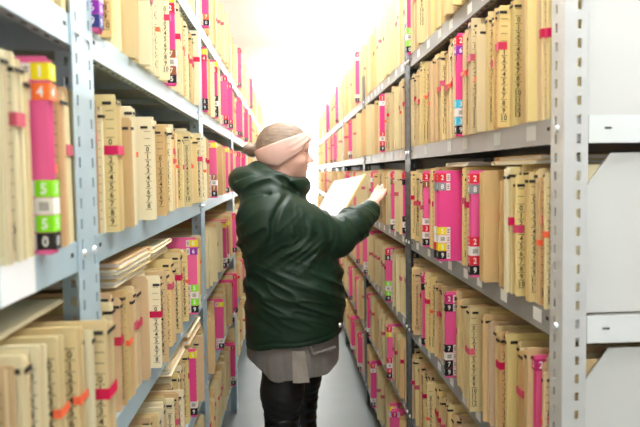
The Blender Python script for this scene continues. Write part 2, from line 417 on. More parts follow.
def fill_row(s, z, y0, y1, explicit, mix, H0, shelf, bay, seed, detail=True, stuff=False, wobble=.008, hvar=.05, lean=1.6, tmean=3.2, prot_chance=.16):
    """stand folders side by side on one shelf of one bay"""
    q = random.Random(seed); X = (XR+.006) if s > 0 else (XL-.006)
    y = y0; idx = 0; prev = 0.; items = sorted(explicit, key=lambda e: e['y']); run = 0; la = 0.
    def place(o, yy, t, h, prot, a, kind):
        nonlocal idx
        idx += 1
        r_ = (yy-.9) % BAY
        if (r_ < .05 or r_+t > BAY-.05): prot = min(prot, .001)      # behind a post
        o.location = (X-s*prot, yy, z); o.rotation_euler = (-a, 0, 0)
        if idx > 1 or True:
            f = o.get('feat', ''); th = 'thin ' if t < .011 else ('thick ' if t > .025 else '')
            lab = '%s%s folder%s, %s from camera, %s, %s' % (th, COLW[kind], (' with '+f) if f else '', ordinal(idx), shelf, bay)
            if o.get('lab'): lab = '%s, %s from camera, %s, %s' % (o['lab'], ordinal(idx), shelf, bay)
            tag(o, lab, 'folder', '%s folders on the %s, %s' % (COLW[kind], shelf, bay))
            for k in ('feat', 't', 'h', 'lab'):
                if k in o and o is not None and k == 'lab': del o[k]
        COUNT[kind] += 1
    def fill(to):
        nonlocal y, prev, run, la, idx
        while True:
            if run <= 0:
                run = q.randint(4, 10); la = R(q.uniform(-lean, lean))
            run -= 1
            a = la+R(q.uniform(-.25, .25))
            ti = min(6, max(0, int(q.gauss(tmean, 1.7)))); t = THICK[ti]
            kind = pick(q, mix)
            gap = .0014
            if prev > a: gap += H0*(math.tan(prev)-math.tan(a))
            if y+gap+t+H0*max(0, math.tan(a)) > to-.001:
                if to-y > .02:      # try one upright thin one
                    a = 0.; gap = .0014+(H0*math.tan(prev) if prev > 0 else 0); ti = 1; t = THICK[1]
                    if y+gap+t > to-.001: break
                else: break
            y += gap
            hs = q.uniform(1-hvar, 1+hvar*.6)
            prot = q.gauss(0, wobble)
            if q.random() < prot_chance: prot += q.uniform(.01, .026)
            prot = max(-.02, min(.034, prot))
            v = q.randint(0, 6)
            if stuff or COUNT[kind] >= LIMIT[kind]:
                if ((y-.9) % BAY) < .05 or ((y-.9) % BAY)+t > BAY-.05: prot = min(prot, .001)
                stuff_box(s, kind, X-s*prot, y, z, t, H0*hs, a, v)
            else:
                o = proto(s, kind, ti, v, H0, detail)
                o.scale = (1, 1, hs)
                place(o, y, t, o['h']*hs, prot, a, kind)
            y += t; prev = a
    for e in items:
        if e['y'] > y: fill(e['y'])
        yy = max(e['y'], y+.0014+(H0*math.tan(prev) if prev > 0 else 0))
        if yy+e['t'] > y1: continue
        if e.get('kind', 'pink') == 'pink':
            o = pink(s, e['t'], e.get('h', H0), e.get('top', []), e.get('bot', []), seed=int(yy*1000))
            tp = ''.join(c[1:] for c in e.get('top', []) if c[1:])
            o['lab'] = 'pink folder with %s sticker on top' % {'R': 'red', 'Y': 'yellow', 'P': 'purple', 'K': 'black', 'M': 'magenta', 'G': 'green', 'O': 'orange', 'W': 'white'}[e['top'][0][0]] if e.get('top') else 'plain pink folder'
        else:
            o = proto(s, e['kind'], e['ti'], e.get('v', 6), e.get('h', H0), detail)
        place(o, yy, e['t'], e.get('h', H0), e.get('p', .02), R(e.get('lean', 0)), e.get('kind', 'pink'))
        y = yy+e['t']; prev = R(e.get('lean', 0))
    fill(y1)
def stuff_box(s, kind, X, y, z, t, h, a, v):
    mb = STUFF[kind]; n0 = len(mb.v); T = .0012
    leaf(mb, s, 0, T, 0, .30, h, 0); leaf(mb, s, t-T, t, .002, .30, h*.98, 0)
    mb.box(s*.005, s*.29, T, t-T, 0, h*.93, 1); mb.box(s*.001, s*.004, T, t-T, 0, h*.9, 0)
    if v in (0, 1):
        zz = h*.58; mb.box(s*-.0015, s*.02, -.0005, 0, zz, zz+.017, 2); mb.box(s*-.002, s*-.0005, 0, t, zz, zz+.017, 2)
    ca, sa = math.cos(a), math.sin(a)
    for i in range(n0, len(mb.v)):
        px, py, pz = mb.v[i]; mb.v[i] = (X+px, y+py*ca+pz*sa, z-py*sa*.0+pz*ca)

def pk(y, t, top=(), bot=(), **k): return dict(y=y, t=t, top=list(top), bot=list(bot), **k)
def fo(y, kind, ti, v, **k): return dict(y=y, kind=kind, ti=ti, t=THICK[ti], v=v, **k)
MIXR = [('manila', .58), ('tan', .42)]
MIXRF = [('manila', .5), ('tan', .5)]
MIXL = [('cream', .55), ('manila', .30), ('tan', .15)]
MIXL2 = [('manila', .45), ('tan', .40), ('cream', .15)]
HR = [.335, .288, .268, .262, .262, .262]
HL = [.27, .265, .250, .236, .236, .236]
PR = {  # right rack: (bay, shelf) -> pink and special folders
 (0,0): [pk(2.035, .014, ['R1'], ['G5','W','G5','K0'])],
 (0,1): [pk(1.43, .018, ['R2','P6'], ['C3','W','C3','K9'], p=.022, h=.285)],
 (0,2): [fo(.9240, 'cream', 3, 6, p=0, h=.292), fo(1.10, 'cream', 3, 5, p=.024), fo(1.205, 'tan', 5, 6, p=.034, h=.272), fo(1.470, 'manila', 2, 6, p=-.02, h=.25), fo(1.487, 'tan', 1, 6, p=-.02, h=.255), pk(1.266, .018, ['R2','A8'], ['R2','W','R2','K9'], p=.042),
         pk(1.505, .022, ['R2','A8'], ['Y5','W','Y5','K9'], p=.052), pk(1.530, .010, ['R2','A8'], ['W','W','R5','K9'], p=.056), pk(1.79, .014, ['R2','B1'], ['W','R3','W','K9'], p=.022)],
 (0,3): [fo(.9240, 'tan', 3, 6, p=0, h=.29), pk(.985, .013, ['M2'], [], p=.012), fo(1.30, 'manila', 5, 0, p=.034, h=.272), pk(1.525, .014, ['M2','K9'], ['K7','W','K7','K9'], p=.026), pk(1.812, .010, ['M2','K9'], ['K9'], p=.022)],
 (1,0): [],
 (1,1): [pk(2.57, .022, ['R2','W'], ['R2','W','R2','K9'], p=.03)],
 (1,2): [pk(2.155, .010, ['R2','K1'], ['K9','W','K9'], p=.012), pk(2.29, .024, ['R2','B7'], ['W','K0'], p=.034), pk(2.86, .024, ['R2','W'], ['R2','W'], p=.03)],
 (1,3): [pk(2.45, .022, ['R7','K8'], ['G5','W','G5','K9'], p=.03), pk(3.12, .034, ['R2'], ['W','W','K9'], p=.034), pk(3.18, .022, ['R7'], ['W'], p=.034)],
 (1,4): [pk(2.41, .022, ['R7','Y5'], ['R2','W','R4','K9'], p=.034), pk(3.05, .02, ['R7'], ['W','K9'], p=.03)],
 (1,5): [pk(2.30, .03, ['M7'], ['K9'], p=.034), pk(2.36, .03, ['Y5','W'], ['K9'], p=.034), pk(2.90, .03, ['R7','W'], ['W','K9'], p=.034)],
 (2,0): [pk(3.46, .03, ['R4','W'], ['W','K1'], p=.03)],
 (2,1): [pk(3.84, .04, ['R5'], ['W','K2'], p=.034), pk(4.20, .02, ['R5'], ['K3'], p=.03)],
 (2,2): [pk(3.60, .02, ['R5'], ['K3'], p=.03), pk(4.10, .03, ['R5'], ['K3'], p=.03)],
 (2,3): [pk(3.5, .02, ['R5'], ['K3'], p=.03), pk(4.0, .03, ['R5'], ['K3'], p=.03)],
 (2,4): [pk(3.55, .03, ['R5'], ['K3'], p=.034), pk(3.95, .03, ['R5'], ['K3'], p=.03)],
 (2,5): [pk(3.45, .03, ['R5'], ['W','K3'], p=.034), pk(3.80, .036, ['R5'], ['W','K3'], p=.034), pk(3.85, .03, ['R5'], ['W','K3'], p=.034)],
 (3,0): [pk(4.86, .05, ['R4'], ['K1'], p=.03)], (3,1): [pk(5.1, .05, ['R4'], ['K1'], p=.03), pk(5.5, .03, ['R4'], ['K1'], p=.03)],
 (3,4): [pk(4.8, .04, ['R4'], ['K1'], p=.03), pk(5.3, .04, ['R4'], ['K1'], p=.03)],
 (4,0): [pk(6.0, .07, ['R4'], ['K1'], p=.03)], (4,1): [pk(6.2, .07, ['R4'], ['K1'], p=.03)], (4,2): [pk(6.3, .05, ['R4'], ['K1'], p=.03)],
}
PL = {
 (0,2): [fo(.60, 'cream', 5, 4, p=.004, h=.262), fo(.64, 'cream', 4, 5, p=.006, h=.262), fo(.668, 'cream', 4, 3, p=.008, h=.265), fo(.697, 'cream', 4, 5, p=.004, h=.255), pk(.728, .020, ['Y1','O4'], ['G5','W','G5','K0'], p=.022, h=.268), fo(.765, 'tan', 4, 4, p=.004, h=.235), fo(.80, 'tan', 5, 2, p=.006, h=.235)],
 (0,3): [fo(.52, 'cream', 5, 4, p=.02, h=.262), fo(.56, 'cream', 5, 4, p=.02, h=.262), fo(.60, 'tan', 5, 4, p=.02, h=.262), fo(.632, 'cream', 4, 5, p=.024, h=.262), fo(.66, 'cream', 5, 4, p=.03, h=.262), fo(.70, 'manila', 5, 4, p=.035, h=.262), fo(.74, 'manila', 5, 4, p=.045, h=.262), fo(.775, 'cream', 3, 5, p=.05, h=.262), fo(.80, 'manila', 6, 0, p=.064, h=.262)],
 (1,1): [pk(.952, .022, ['M4'], ['W','P6','N9'], p=.014), pk(1.525, .016, ['Y1','R2'], ['B7','W','B7','K5'], p=.028)],
 (1,2): [fo(.995, 'manila', 6, 0, p=.026, h=.268), fo(1.12, 'cream', 4, 2, p=.02), fo(1.24, 'cream', 6, 2, p=.03), fo(1.36, 'tan', 4, 2, p=.03), fo(1.72, 'manila', 5, 2, p=.03)],
 (1,3): [fo(1.32, 'tan', 5, 2, p=.034, h=.235), fo(1.44, 'manila', 5, 3, p=.02), fo(1.56, 'manila', 5, 3, p=.02), pk(1.765, .016, ['Y5','P6'], ['G5','W','G5','K9'], p=.034, h=.262), fo(1.81, 'tan', 5, 2, p=.016, h=.25)],
 (1,4): [pk(1.78, .016, ['Y5'], ['W','K9'], p=.02)],
 (2,0): [pk(2.2, .02, ['R2'], ['O7','K0'], p=.03)],
 (2,1): [pk(2.18, .02, ['Y1','R4'], ['K5','K9'], p=.02), pk(2.43, .02, ['Y1','R2'], ['K7','W','K9','K0'], p=.03), pk(2.80, .03, ['R5'], ['R7','K9'], p=.034), pk(3.05, .036, ['R5'], ['R7','K9'], p=.034)],
 (2,2): [pk(2.30, .024, ['Y1'], ['B7','W','B7','K9'], p=.034), pk(2.78, .024, ['Y1'], ['K9'], p=.034), pk(3.06, .024, ['O3'], ['K9'], p=.03)],
 (2,3): [pk(2.60, .03, ['Y1'], ['W','K9'], p=.034), pk(2.72, .026, ['Y1'], ['W','K9'], p=.034), pk(3.12, .04, ['R1'], ['K9'], p=.034)],
 (2,4): [pk(2.46, .03, ['Y1'], ['W','K9'], p=.03), pk(2.9, .04, ['R1'], ['W','K9'], p=.034), pk(3.1, .04, ['R1'], ['K9'], p=.034)],
 (2,5): [pk(2.9, .04, ['R1'], ['W','K9'], p=.034)],
 (3,1): [pk(3.36, .05, ['R1'], ['C3','K9'], p=.0), pk(3.62, .05, ['R1'], ['K9'], p=.034), pk(3.72, .03, ['R1'], ['K9'], p=.034), pk(4.25, .06, ['R1'], ['K9'], p=.034)],
 (3,0): [pk(3.7, .05, ['R1'], ['K9'], p=.034)], (3,2): [pk(3.5, .05, ['R1'], ['K9'], p=.034), pk(3.9, .05, ['R1'], ['K9'], p=.034)],
 (3,3): [pk(3.6, .05, ['R1'], ['K9'], p=.034)], (3,4): [pk(3.6, .05, ['R1'], ['K9'], p=.034)],
 (4,1): [pk(4.7, .06, ['R1'], ['K9'], p=.034)], (4,0): [pk(4.9, .06, ['R1'], ['K9'], p=.034)],
}
IN0, IN1 = .005, BAY-.006
for b in range(6):
    Y0 = .9+BAY*b
    for i in (2, 1, 3, 0, 4, 5):
        far = b > 2 or (b == 0 and i == 5)
        a0 = Y0+(.0235 if b == 0 else IN0)
        fill_row(1, RZ[i]+LIP-.001, a0, Y0+IN1, PR.get((b, i), []), MIXR if b < 2 else MIXRF, HR[i], RNAMES[i], BAYNAME_R[b], 100+b*10+i, detail=b < 2, stuff=far,
                 hvar=.09 if i == 0 else .06, lean=2.6 if i == 0 else 1.5, tmean=2.6 if b < 3 else 4.2)
    # the left rack bay that stands opposite, nearest first
    for i in (2, 1, 3, 4, 0, 5):
        far = b > 1
        Y0 = .9+BAY*b; bay = b+1
        fill_row(-1, LZ[i]+LIP-.001, Y0+IN0, Y0+IN1, PL.get((bay, i), []), MIXL if (i < 3 and b < 1) else MIXL2, HL[i], RNAMES[i], BAYNAME_L[bay], 300+b*10+i, detail=b < 1, stuff=far,
                 hvar=.06, lean=1.8, tmean=3.0 if b < 2 else 4.2)
    if b == 0:
        for i in range(6):
            vis = i in (1, 2, 3)
            if vis: fill_row(-1, LZ[i]+LIP-.001, .50, .9-.006, PL.get((0, i), []), MIXL2, HL[i], RNAMES[i], BAYNAME_L[0], 500+i, tmean=4)
            fill_row(-1, LZ[i]+LIP-.001, -.29, .49 if vis else .89, [], MIXL2, HL[i], RNAMES[i], BAYNAME_L[0], 520+i, stuff=True, tmean=4)
for k, mb in STUFF.items():
    nm = {'manila': 'manila_folders', 'tan': 'tan_folders', 'cream': 'cream_folders'}[k]
    tag(obj(nm, mb.mesh(nm, [M[k], M['paper'], M['band']])), 'distant rows of small %s folders on the far shelves at both sides' % k, 'folders', kind='stuff')

# folders lying flat on the standing ones
def flat_folder(s, kind, y, z, ly, t, prot, rz, label, group):
    key = ('flat', s, kind, ly, t)
    def mk():
        mb = MB(); X0, X1 = 0, .29
        mb.box(s*X0, s*X1, 0, ly, 0, .0014); mb.box(s*(X0+.003), s*X1, .002, ly-.001, t-.0014, t); mb.box(s*X0, s*X1, ly-.0014, ly, .0014, t-.002)
        return mb.mesh('lying_folder', [M[kind]])
    def mk2():
        mb = MB(); q = random.Random(int(y*999)); n = max(1, int(t/.006)); dz = (t-.0032)/n
        for k in range(n): mb.box(s*q.uniform(.004, .012), s*.28, q.uniform(.004, .012), ly-.003, .0016+k*dz+.0002, .0016+(k+1)*dz-.0002)
        return mb.mesh('paper_stack', [M['white_paper']])
    o = obj('lying_folder', cached(key, mk)); obj('paper_stack', cached(key+('p',), mk2), o)
    o.location = ((XR+.006 if s > 0 else XL-.006)-s*prot, y, z); o.rotation_euler = (0, 0, rz)
    tag(o, label, 'folder', group); return o
def flat_pile(s, y, z, specs, where, seed):
    q = random.Random(seed)
    for i, (kind, ly, t) in enumerate(specs):
        nm = 'lowest' if i == 0 else ('topmost' if i == len(specs)-1 else '%s from bottom' % ORD1[i+1])
        if len(specs) == 1: nm = 'single'
        flat_folder(s, kind, y+q.uniform(0, .02), z, ly, t, q.uniform(-.02, .004), R(q.uniform(-2, 2)), '%s %s folder lying flat %s' % (nm, kind, where), 'folders lying flat on the rows')
        z += t+.0006
top = lambda lv, h: lv+LIP+h
flat_pile(1, 1.02, top(RZ[2], .279), [('cream', .21, .008), ('tan', .22, .010)], 'under second shelf, near end of nearest right bay', 1)
flat_pile(1, 1.40, top(RZ[2], .279), [('cream', .2, .012)], 'above sticker folders, third shelf, nearest right bay', 2)
flat_pile(-1, 1.06, top(LZ[3], .247), [('cream', .24, .012), ('manila', .23, .014), ('cream', .24, .010), ('tan', .24, .012)], 'near end of fourth shelf, second left bay', 3)
flat_pile(-1, 1.33, top(LZ[3], .247), [('cream', .23, .013), ('cream', .22, .012), ('cream', .23, .010)], 'middle of fourth shelf, second left bay', 4)
flat_pile(-1, 1.50, top(LZ[4], .247), [('cream', .23, .013), ('tan', .22, .012), ('cream', .23, .014)], 'middle of fifth shelf, second left bay', 5)
flat_pile(-1, 1.77, top(LZ[4], .247), [('tan', .24, .013), ('cream', .24, .014), ('cream', .24, .010), ('manila', .24, .012)], 'far end of fifth shelf, second left bay', 6)
flat_pile(-1, .50, top(LZ[3], .272), [('cream', .35, .005)], 'on fourth shelf, nearest left bay', 7)

# ------------------------------------------------------------------ the woman: surfaces grown from distance fields
class Field:
    def __init__(s, xs, ys, zs):
        s.x, s.y, s.z = [np.asarray(a, np.float32) for a in (xs, ys, zs)]
        s.d = np.full((len(s.x), len(s.y), len(s.z)), .5, np.float32)
    def sl(s, lo, hi):
        out = []
        for ax, a, b in ((s.x, lo[0], hi[0]), (s.y, lo[1], hi[1]), (s.z, lo[2], hi[2])):
            i = max(0, np.searchsorted(ax, a)-1); j = min(len(ax), np.searchsorted(ax, b)+1); out.append(slice(i, max(j, i+1)))
        return tuple(out)
    def grid(s, sl): return np.meshgrid(s.x[sl[0]], s.y[sl[1]], s.z[sl[2]], indexing='ij')
    def put(s, fn, lo, hi, k=.0, op='add', mg=.06):
        sl = s.sl([a-mg for a in lo], [a+mg for a in hi]); X, Y, Z = s.grid(sl); d = fn(X, Y, Z); o = s.d[sl]
        if op == 'sub': d = -d
        if op == 'add':
            if k > 0:
                h = np.clip(.5+.5*(o-d)/k, 0, 1); s.d[sl] = o*(1-h)+d*h-k*h*(1-h)
            else: s.d[sl] = np.minimum(o, d)
        else:
            if k > 0:
                h = np.clip(.5-.5*(o-d)/k, 0, 1); s.d[sl] = o*(1-h)+d*h+k*h*(1-h)
            else: s.d[sl] = np.maximum(o, d)
    def ell(s, c, r, k=.02, op='add', rot=None):
        c = np.array(c, np.float32)
        def fn(X, Y, Z):
            p = [X-c[0], Y-c[1], Z-c[2]]
            if rot is not None: p = [rot[0][i]*p[0]+rot[1][i]*p[1]+rot[2][i]*p[2] for i in range(3)]
            k0 = np.sqrt(sum((p[i]/r[i])**2 for i in range(3))); k1 = np.sqrt(sum((p[i]/r[i]**2)**2 for i in range(3)))+1e-6
            return k0*(k0-1)/k1
        m = max(r); s.put(fn, c-m, c+m, k, op)
    def cone(s, a, b, ra, rb, k=.02, op='add', sq=(1, 1, 1)):
        a = np.array(a, np.float32); b = np.array(b, np.float32); ab = b-a; L2 = float((ab/np.array(sq)) @ (ab/np.array(sq)))+1e-9
        def fn(X, Y, Z):
            px, py, pz = (X-a[0])/sq[0], (Y-a[1])/sq[1], (Z-a[2])/sq[2]; v = ab/np.array(sq)
            t = np.clip((px*v[0]+py*v[1]+pz*v[2])/L2, 0, 1)
            return (np.sqrt((px-t*v[0])**2+(py-t*v[1])**2+(pz-t*v[2])**2)-(ra+(rb-ra)*t))*min(sq)
        m = max(ra, rb)*max(sq); s.put(fn, np.minimum(a, b)-m, np.maximum(a, b)+m, k, op)
    def chain(s, pts, rs, k=.02, sq=(1, 1, 1)):
        for i in range(len(pts)-1): s.cone(pts[i], pts[i+1], rs[i], rs[i+1], k, 'add', sq)
    def loft(s, zz, x0, x1, hy, cy, k=.02, p=2.3, op='add', off=0., disp=None):
        zz = np.array(zz); lo = (min(x0)-.1, cy-max(hy)-.1, zz[0]-.02); hi = (max(x1)+.1, cy+max(hy)+.1, zz[-1]+.02)
        def sm(z, v):
            return np.interp(z, zz, v)
        def fn(X, Y, Z):
            z = s.z[s.sl(tuple(a-.06 for a in lo), tuple(a+.06 for a in hi))[2]]
            A = []
            for v in (x0, x1, hy):
                f = np.interp(np.linspace(zz[0], zz[-1], 80), zz, v); ker = np.ones(7)/7; f = np.convolve(np.pad(f, 3, 'edge'), ker, 'valid')
                A.append(np.interp(z, np.linspace(zz[0], zz[-1], 80), f).astype(np.float32))
            cx = (A[0]+A[1])/2; ax = (A[1]-A[0])/2+off; ay = A[2]+off
            r = (np.abs((X-cx)/ax)**p+np.abs((Y-cy)/ay)**p)**(1/p)
            d = (r-1)*np.minimum(ax, ay)
            if disp is not None: d = d+disp(X, Y, Z)
            return np.maximum(d, np.maximum(zz[0]-Z, Z-zz[-1]))
        s.put(fn, lo, hi, k, op)
    def mesh(s, name, m):
        d = s.d; ins = d < 0; nx, ny, nz = d.shape
        cs = [ins[i:nx-1+i, j:ny-1+j, k:nz-1+k] for i in (0, 1) for j in (0, 1) for k in (0, 1)]
        cnt = sum(c.astype(np.int8) for c in cs); act = (cnt > 0) & (cnt < 8)
        I, J, K = np.nonzero(act); N = len(I); idx = np.full(act.shape, -1, np.int64); idx[act] = np.arange(N)
        acc = np.zeros((N, 3)); n = np.zeros(N)
        P = lambda i, j, k: np.stack([s.x[I+i], s.y[J+j], s.z[K+k]], 1)
        for i, j, k, ax in [(0, j, k, 0) for j in (0, 1) for k in (0, 1)]+[(i, 0, k, 1) for i in (0, 1) for k in (0, 1)]+[(i, j, 0, 2) for i in (0, 1) for j in (0, 1)]:
            e = [i, j, k]; e[ax] = 1
            a = d[I+i, J+j, K+k]; b = d[I+e[0], J+e[1], K+e[2]]; ok = (a < 0) != (b < 0)
            t = np.where(ok, a/np.where(ok, a-b, 1), 0)[:, None]
            acc += np.where(ok[:, None], P(i, j, k)*(1-t)+P(*e)*t, 0); n += ok
        V = acc/n[:, None]; F = []
        for ax in range(3):
            sh = [slice(None)]*3; sh2 = [slice(None)]*3; sh[ax] = slice(0, -1); sh2[ax] = slice(1, None)
            A = ins[tuple(sh)]; B = ins[tuple(sh2)]; cr = A != B
            u, v = [(1, 2), (2, 0), (0, 1)][ax]
            g = np.array(np.nonzero(cr)).T; g = g[(g[:, u] > 0) & (g[:, v] > 0) & (g[:, u] < d.shape[u]-1) & (g[:, v] < d.shape[v]-1)]
            q = []
            for du, dv in ((-1, -1), (0, -1), (0, 0), (-1, 0)):
                c = g.copy(); c[:, u] += du; c[:, v] += dv; q.append(idx[c[:, 0], c[:, 1], c[:, 2]])
            q = np.stack(q, 1); fl = ~A[g[:, 0], g[:, 1], g[:, 2]]; q[fl] = q[fl][:, ::-1]; F.append(q)
        F = np.concatenate(F); F = F[(F >= 0).all(1)]
        me = bpy.data.meshes.new(name); me.vertices.add(len(V)); me.vertices.foreach_set('co', V.astype(np.float32).ravel())
        me.loops.add(F.size); me.loops.foreach_set('vertex_index', F.ravel().astype(np.int32))
        me.polygons.add(len(F)); me.polygons.foreach_set('loop_start', np.arange(0, F.size, 4, dtype=np.int32)); me.polygons.foreach_set('loop_total', np.full(len(F), 4, np.int32))
        me.polygons.foreach_set('use_smooth', np.ones(len(F), bool)); me.materials.append(m); me.update(calc_edges=True); me.validate()
        return me
ar = np.arange
YB = 2.42                                   # the woman's depth along the aisle
M['skin'] = mat('skin', srgb(230, 184, 166), .5, noise=.04, nscale=12)
M['parka'] = mat('green_nylon', srgb(23, 50, 35), .46, spec=.4, noise=.08, nscale=8, bump=.12, bscale=26)
M['parka'].node_tree.nodes['Principled BSDF'].inputs['Sheen Weight'].default_value = .0
M['skirt'] = mat('grey_wool', srgb(136, 130, 126), .9, noise=.06, nscale=40, bump=.2, bscale=240)
M['skirt_light'] = mat('grey_lining', srgb(170, 162, 152), .85, noise=.05, nscale=40)
M['leggings'] = mat('black_leggings', srgb(20, 20, 22), .5)
M['boot'] = mat('black_boot', srgb(14, 14, 15), .22)
M['hair'] = mat('ash_hair', srgb(150, 130, 112), .5, noise=.28, nscale=26, stretch=(.6, 3, 3), bump=.4, bscale=60)
M['headband'] = mat('pink_knit', srgb(240, 200, 188), .9, noise=.03, nscale=30, bump=.25, bscale=300)
M['lip'] = mat('lip_colour', srgb(206, 120, 116), .45)
M['eye'] = mat('eye_dark', srgb(60, 44, 38), .2)
LEGS = ((2.335, -.035), (2.505, .055))
S_R, E_R, W_R = np.array((-.08, 2.27, 1.335)), np.array((.222, 2.345, 1.215)), np.array((.402, 2.52, 1.325))
S_L, E_L, W_L = np.array((-.04, 2.575, 1.34)), np.array((.135, 2.74, 1.13)), np.array((.205, 2.635, 1.235))
HC = np.array((-.012, YB, 1.635))
def skull(f, off=0., k=.02, face=True):
    f.ell(HC, (.112+off, .080+off, .112+off), k)
    f.ell(HC+(-.035, 0, .0), (.084+off, .074+off, .095+off), k)
    f.ell((.038, YB, 1.56), (.062+off, .058+off, .078+off), k)
def hand(f, W, D, N, curl, side):
    """palm and five fingers: D points along the hand, N out of the palm, side*(N x D) towards the thumb"""
    D = D/np.linalg.norm(D); N = N-D*(N @ D); N /= np.linalg.norm(N); T = side*np.cross(N, D)
    for o_, w0 in ((-.022, .011), (-.008, .013), (.008, .013), (.022, .012)): f.cone(W+T*o_*.6, W+D*.075+T*o_, .016, w0, .012)
    f.cone(W-D*.03, W+D*.02, .024, .022, .015)
    for o_, L, c in ((.029, .068, 0), (.0095, .077, .1), (-.010, .071, .2), (-.029, .055, .35)):
        p = W+D*.078+T*o_; pts = [p-D*.02, p]; d = D+T*o_*2.2; d /= np.linalg.norm(d); ang = 0
        for seg, q in ((.44, .25), (.31, .45), (.25, .35)):
            ang += curl*q*(1+c); dd = d*math.cos(ang)+N*math.sin(ang); pts.append(pts[-1]+dd*L*seg)
        f.chain(pts, [.0100, .0098, .0091, .0084, .0072], .004)
    p = W+D*.022+T*.026; d1 = D*.62+T*.62+N*.38; d2 = D*.86+T*.28+N*.42
    f.chain([W+D*.005+T*.008, p, p+d1*.036, p+d1*.036+d2*.03], [.016, .013, .0105, .0082], .008)
# body ------------------------------------------------------------
zs = np.concatenate([ar(-.01, 1.17, .008), ar(1.17, 1.79, .0034)])
f = Field(ar(-.26, .53, .0042), ar(2.14, 2.86, .0042), zs)
f.loft([.78, .9, 1.05, 1.2, 1.33, 1.40, 1.44], [-.15, -.16, -.14, -.15, -.15, -.12, -.09], [.14, .17, .17, .12, .07, .04, .02], [.17, .18, .17, .17, .18, .14, .08], YB, p=2.1)
f.cone((-.045, YB, 1.38), (-.005, YB, 1.56), .062, .054, .03)                    # neck
for S, E, W in ((S_R, E_R, W_R), (S_L, E_L, W_L)): f.chain([S, E, W], [.055, .042, .027], .02)
for yl, xo in LEGS:
    f.chain([(xo*.4-.005, yl, .86), (xo, yl, .48), (xo-.01, yl, .09)], [.098, .072, .045], .03)
    f.cone((xo-.03, yl, .05), (xo+.14, yl, .04), .042, .034, .02)
skull(f)
cy = YB
f.ell((.072, cy, 1.64), (.034, .055, .05), .02)                                # forehead / brow
f.cone((.094, cy, 1.605), (.1135, cy, 1.572), .0085, .0125, .012)              # nose
f.ell((.103, cy-.011, 1.567), (.009, .007, .007), .006); f.ell((.103, cy+.011, 1.567), (.009, .007, .007), .006)
f.ell((.089, cy, 1.548), (.011, .018, .008), .010); f.ell((.092, cy, 1.541), (.009, .019, .0055), .004); f.ell((.090, cy, 1.530), (.009, .017, .006), .004)   # lips
f.ell((.068, cy, 1.503), (.026, .024, .021), .018)                             # chin
for sy in (-1, 1):
    f.ell((.096, cy+sy*.034, 1.605), (.016, .017, .012), .012, 'sub')           # eye sockets
    f.ell((.079, cy+sy*.032, 1.604), (.0145, .0145, .012), .004)
    f.ell((.060, cy+sy*.044, 1.570), (.03, .020, .024), .02)                    # cheeks
    f.ell((-.005, cy+sy*.076, 1.59), (.016, .008, .026), .006)                  # ears, under the headband
hand(f, W_R+np.array((.014, .022, .020)), np.array((.085, .085, .115)), np.array((.62, .62, -.50)), .10, -1)
hand(f, np.array((.222, 2.625, 1.262)), np.array((.146, .06, .215)), np.array((-.69, -.42, .60)), .12, 1)
person = obj('person', f.mesh('person', M['skin']))
tag(person, 'person in dark green hooded parka and pink headband reaching to a right-hand shelf', 'person')
def kid(name, fld, m, label=None):
    o = obj(name, fld.mesh(name, m), person)
    if label: o['label'] = label
    return o
# hair, bun, headband ----------------------------------------------
f = Field(ar(-.24, .15, .0034), ar(2.30, 2.54, .0034), ar(1.48, 1.79, .0034))
skull(f, .008)
top_ = lambda X, Y, Z, o=0: (1.655+.33*X)-Z+o
f.put(lambda X, Y, Z: np.maximum(Z-(1.648+.34*X), 0)*0-(Z-(1.640+.33*X))*.94, (-.3, 2.2, 1.4), (.3, 2.6, 1.8), 0, 'max')
f2 = Field(f.x, f.y, f.z)
for a in range(7):
    an = a*.9; f2.ell((-.155+.018*math.cos(an), YB+.016*math.sin(an*1.7), 1.626+.014*math.sin(an)), (.027, .024, .019), .006)
f2.cone((-.148, YB, 1.628), (-.09, YB, 1.63), .018, .022, .012)
f.d = np.minimum(f.d, f2.d)
kid('hair', f, M['hair'])
f = Field(ar(-.16, .16, .0034), ar(2.30, 2.54, .0034), ar(1.46, 1.76, .0034))
skull(f, .015, .02)
f.put(lambda X, Y, Z: (Z-(1.670+.35*X))*.94, (-.3, 2.2, 1.4), (.3, 2.6, 1.8), .006, 'max')
f.put(lambda X, Y, Z: ((1.570+.66*np.maximum(X, -.035)+.9*np.maximum(X-.07, 0)-.15*np.minimum(X+.035, 0))-Z)*.8, (-.3, 2.2, 1.4), (.3, 2.6, 1.8), .006, 'max')
X_, Y_, Z_ = f.grid(f.sl((-9, -9, -9), (9, 9, 9)))
f.d += (.0016*np.sin((Z_-.55*X_)*230+np.sin(X_*40)*1.3)*np.clip((X_+.02)*9, 0, 1)).astype(np.float32)
f.ell((.104, YB-.004, 1.672), (.015, .026, .018), .008); f.ell((.098, YB+.002, 1.690), (.018, .022, .010), .006)
kid('headband', f, M['headband'])
# eyes, brows --------------------------------------------------------
f = Field(ar(.05, .12, .002), ar(2.36, 2.48, .002), ar(1.58, 1.64, .002))
for sy in (-1, 1): f.ell((.0885, cy+sy*.034, 1.603), (.007, .007, .004), .002); f.cone((.098, cy+sy*.022, 1.6225), (.082, cy+sy*.05, 1.622), .0025, .002, .002)
kid('eye', f, M['eye'])
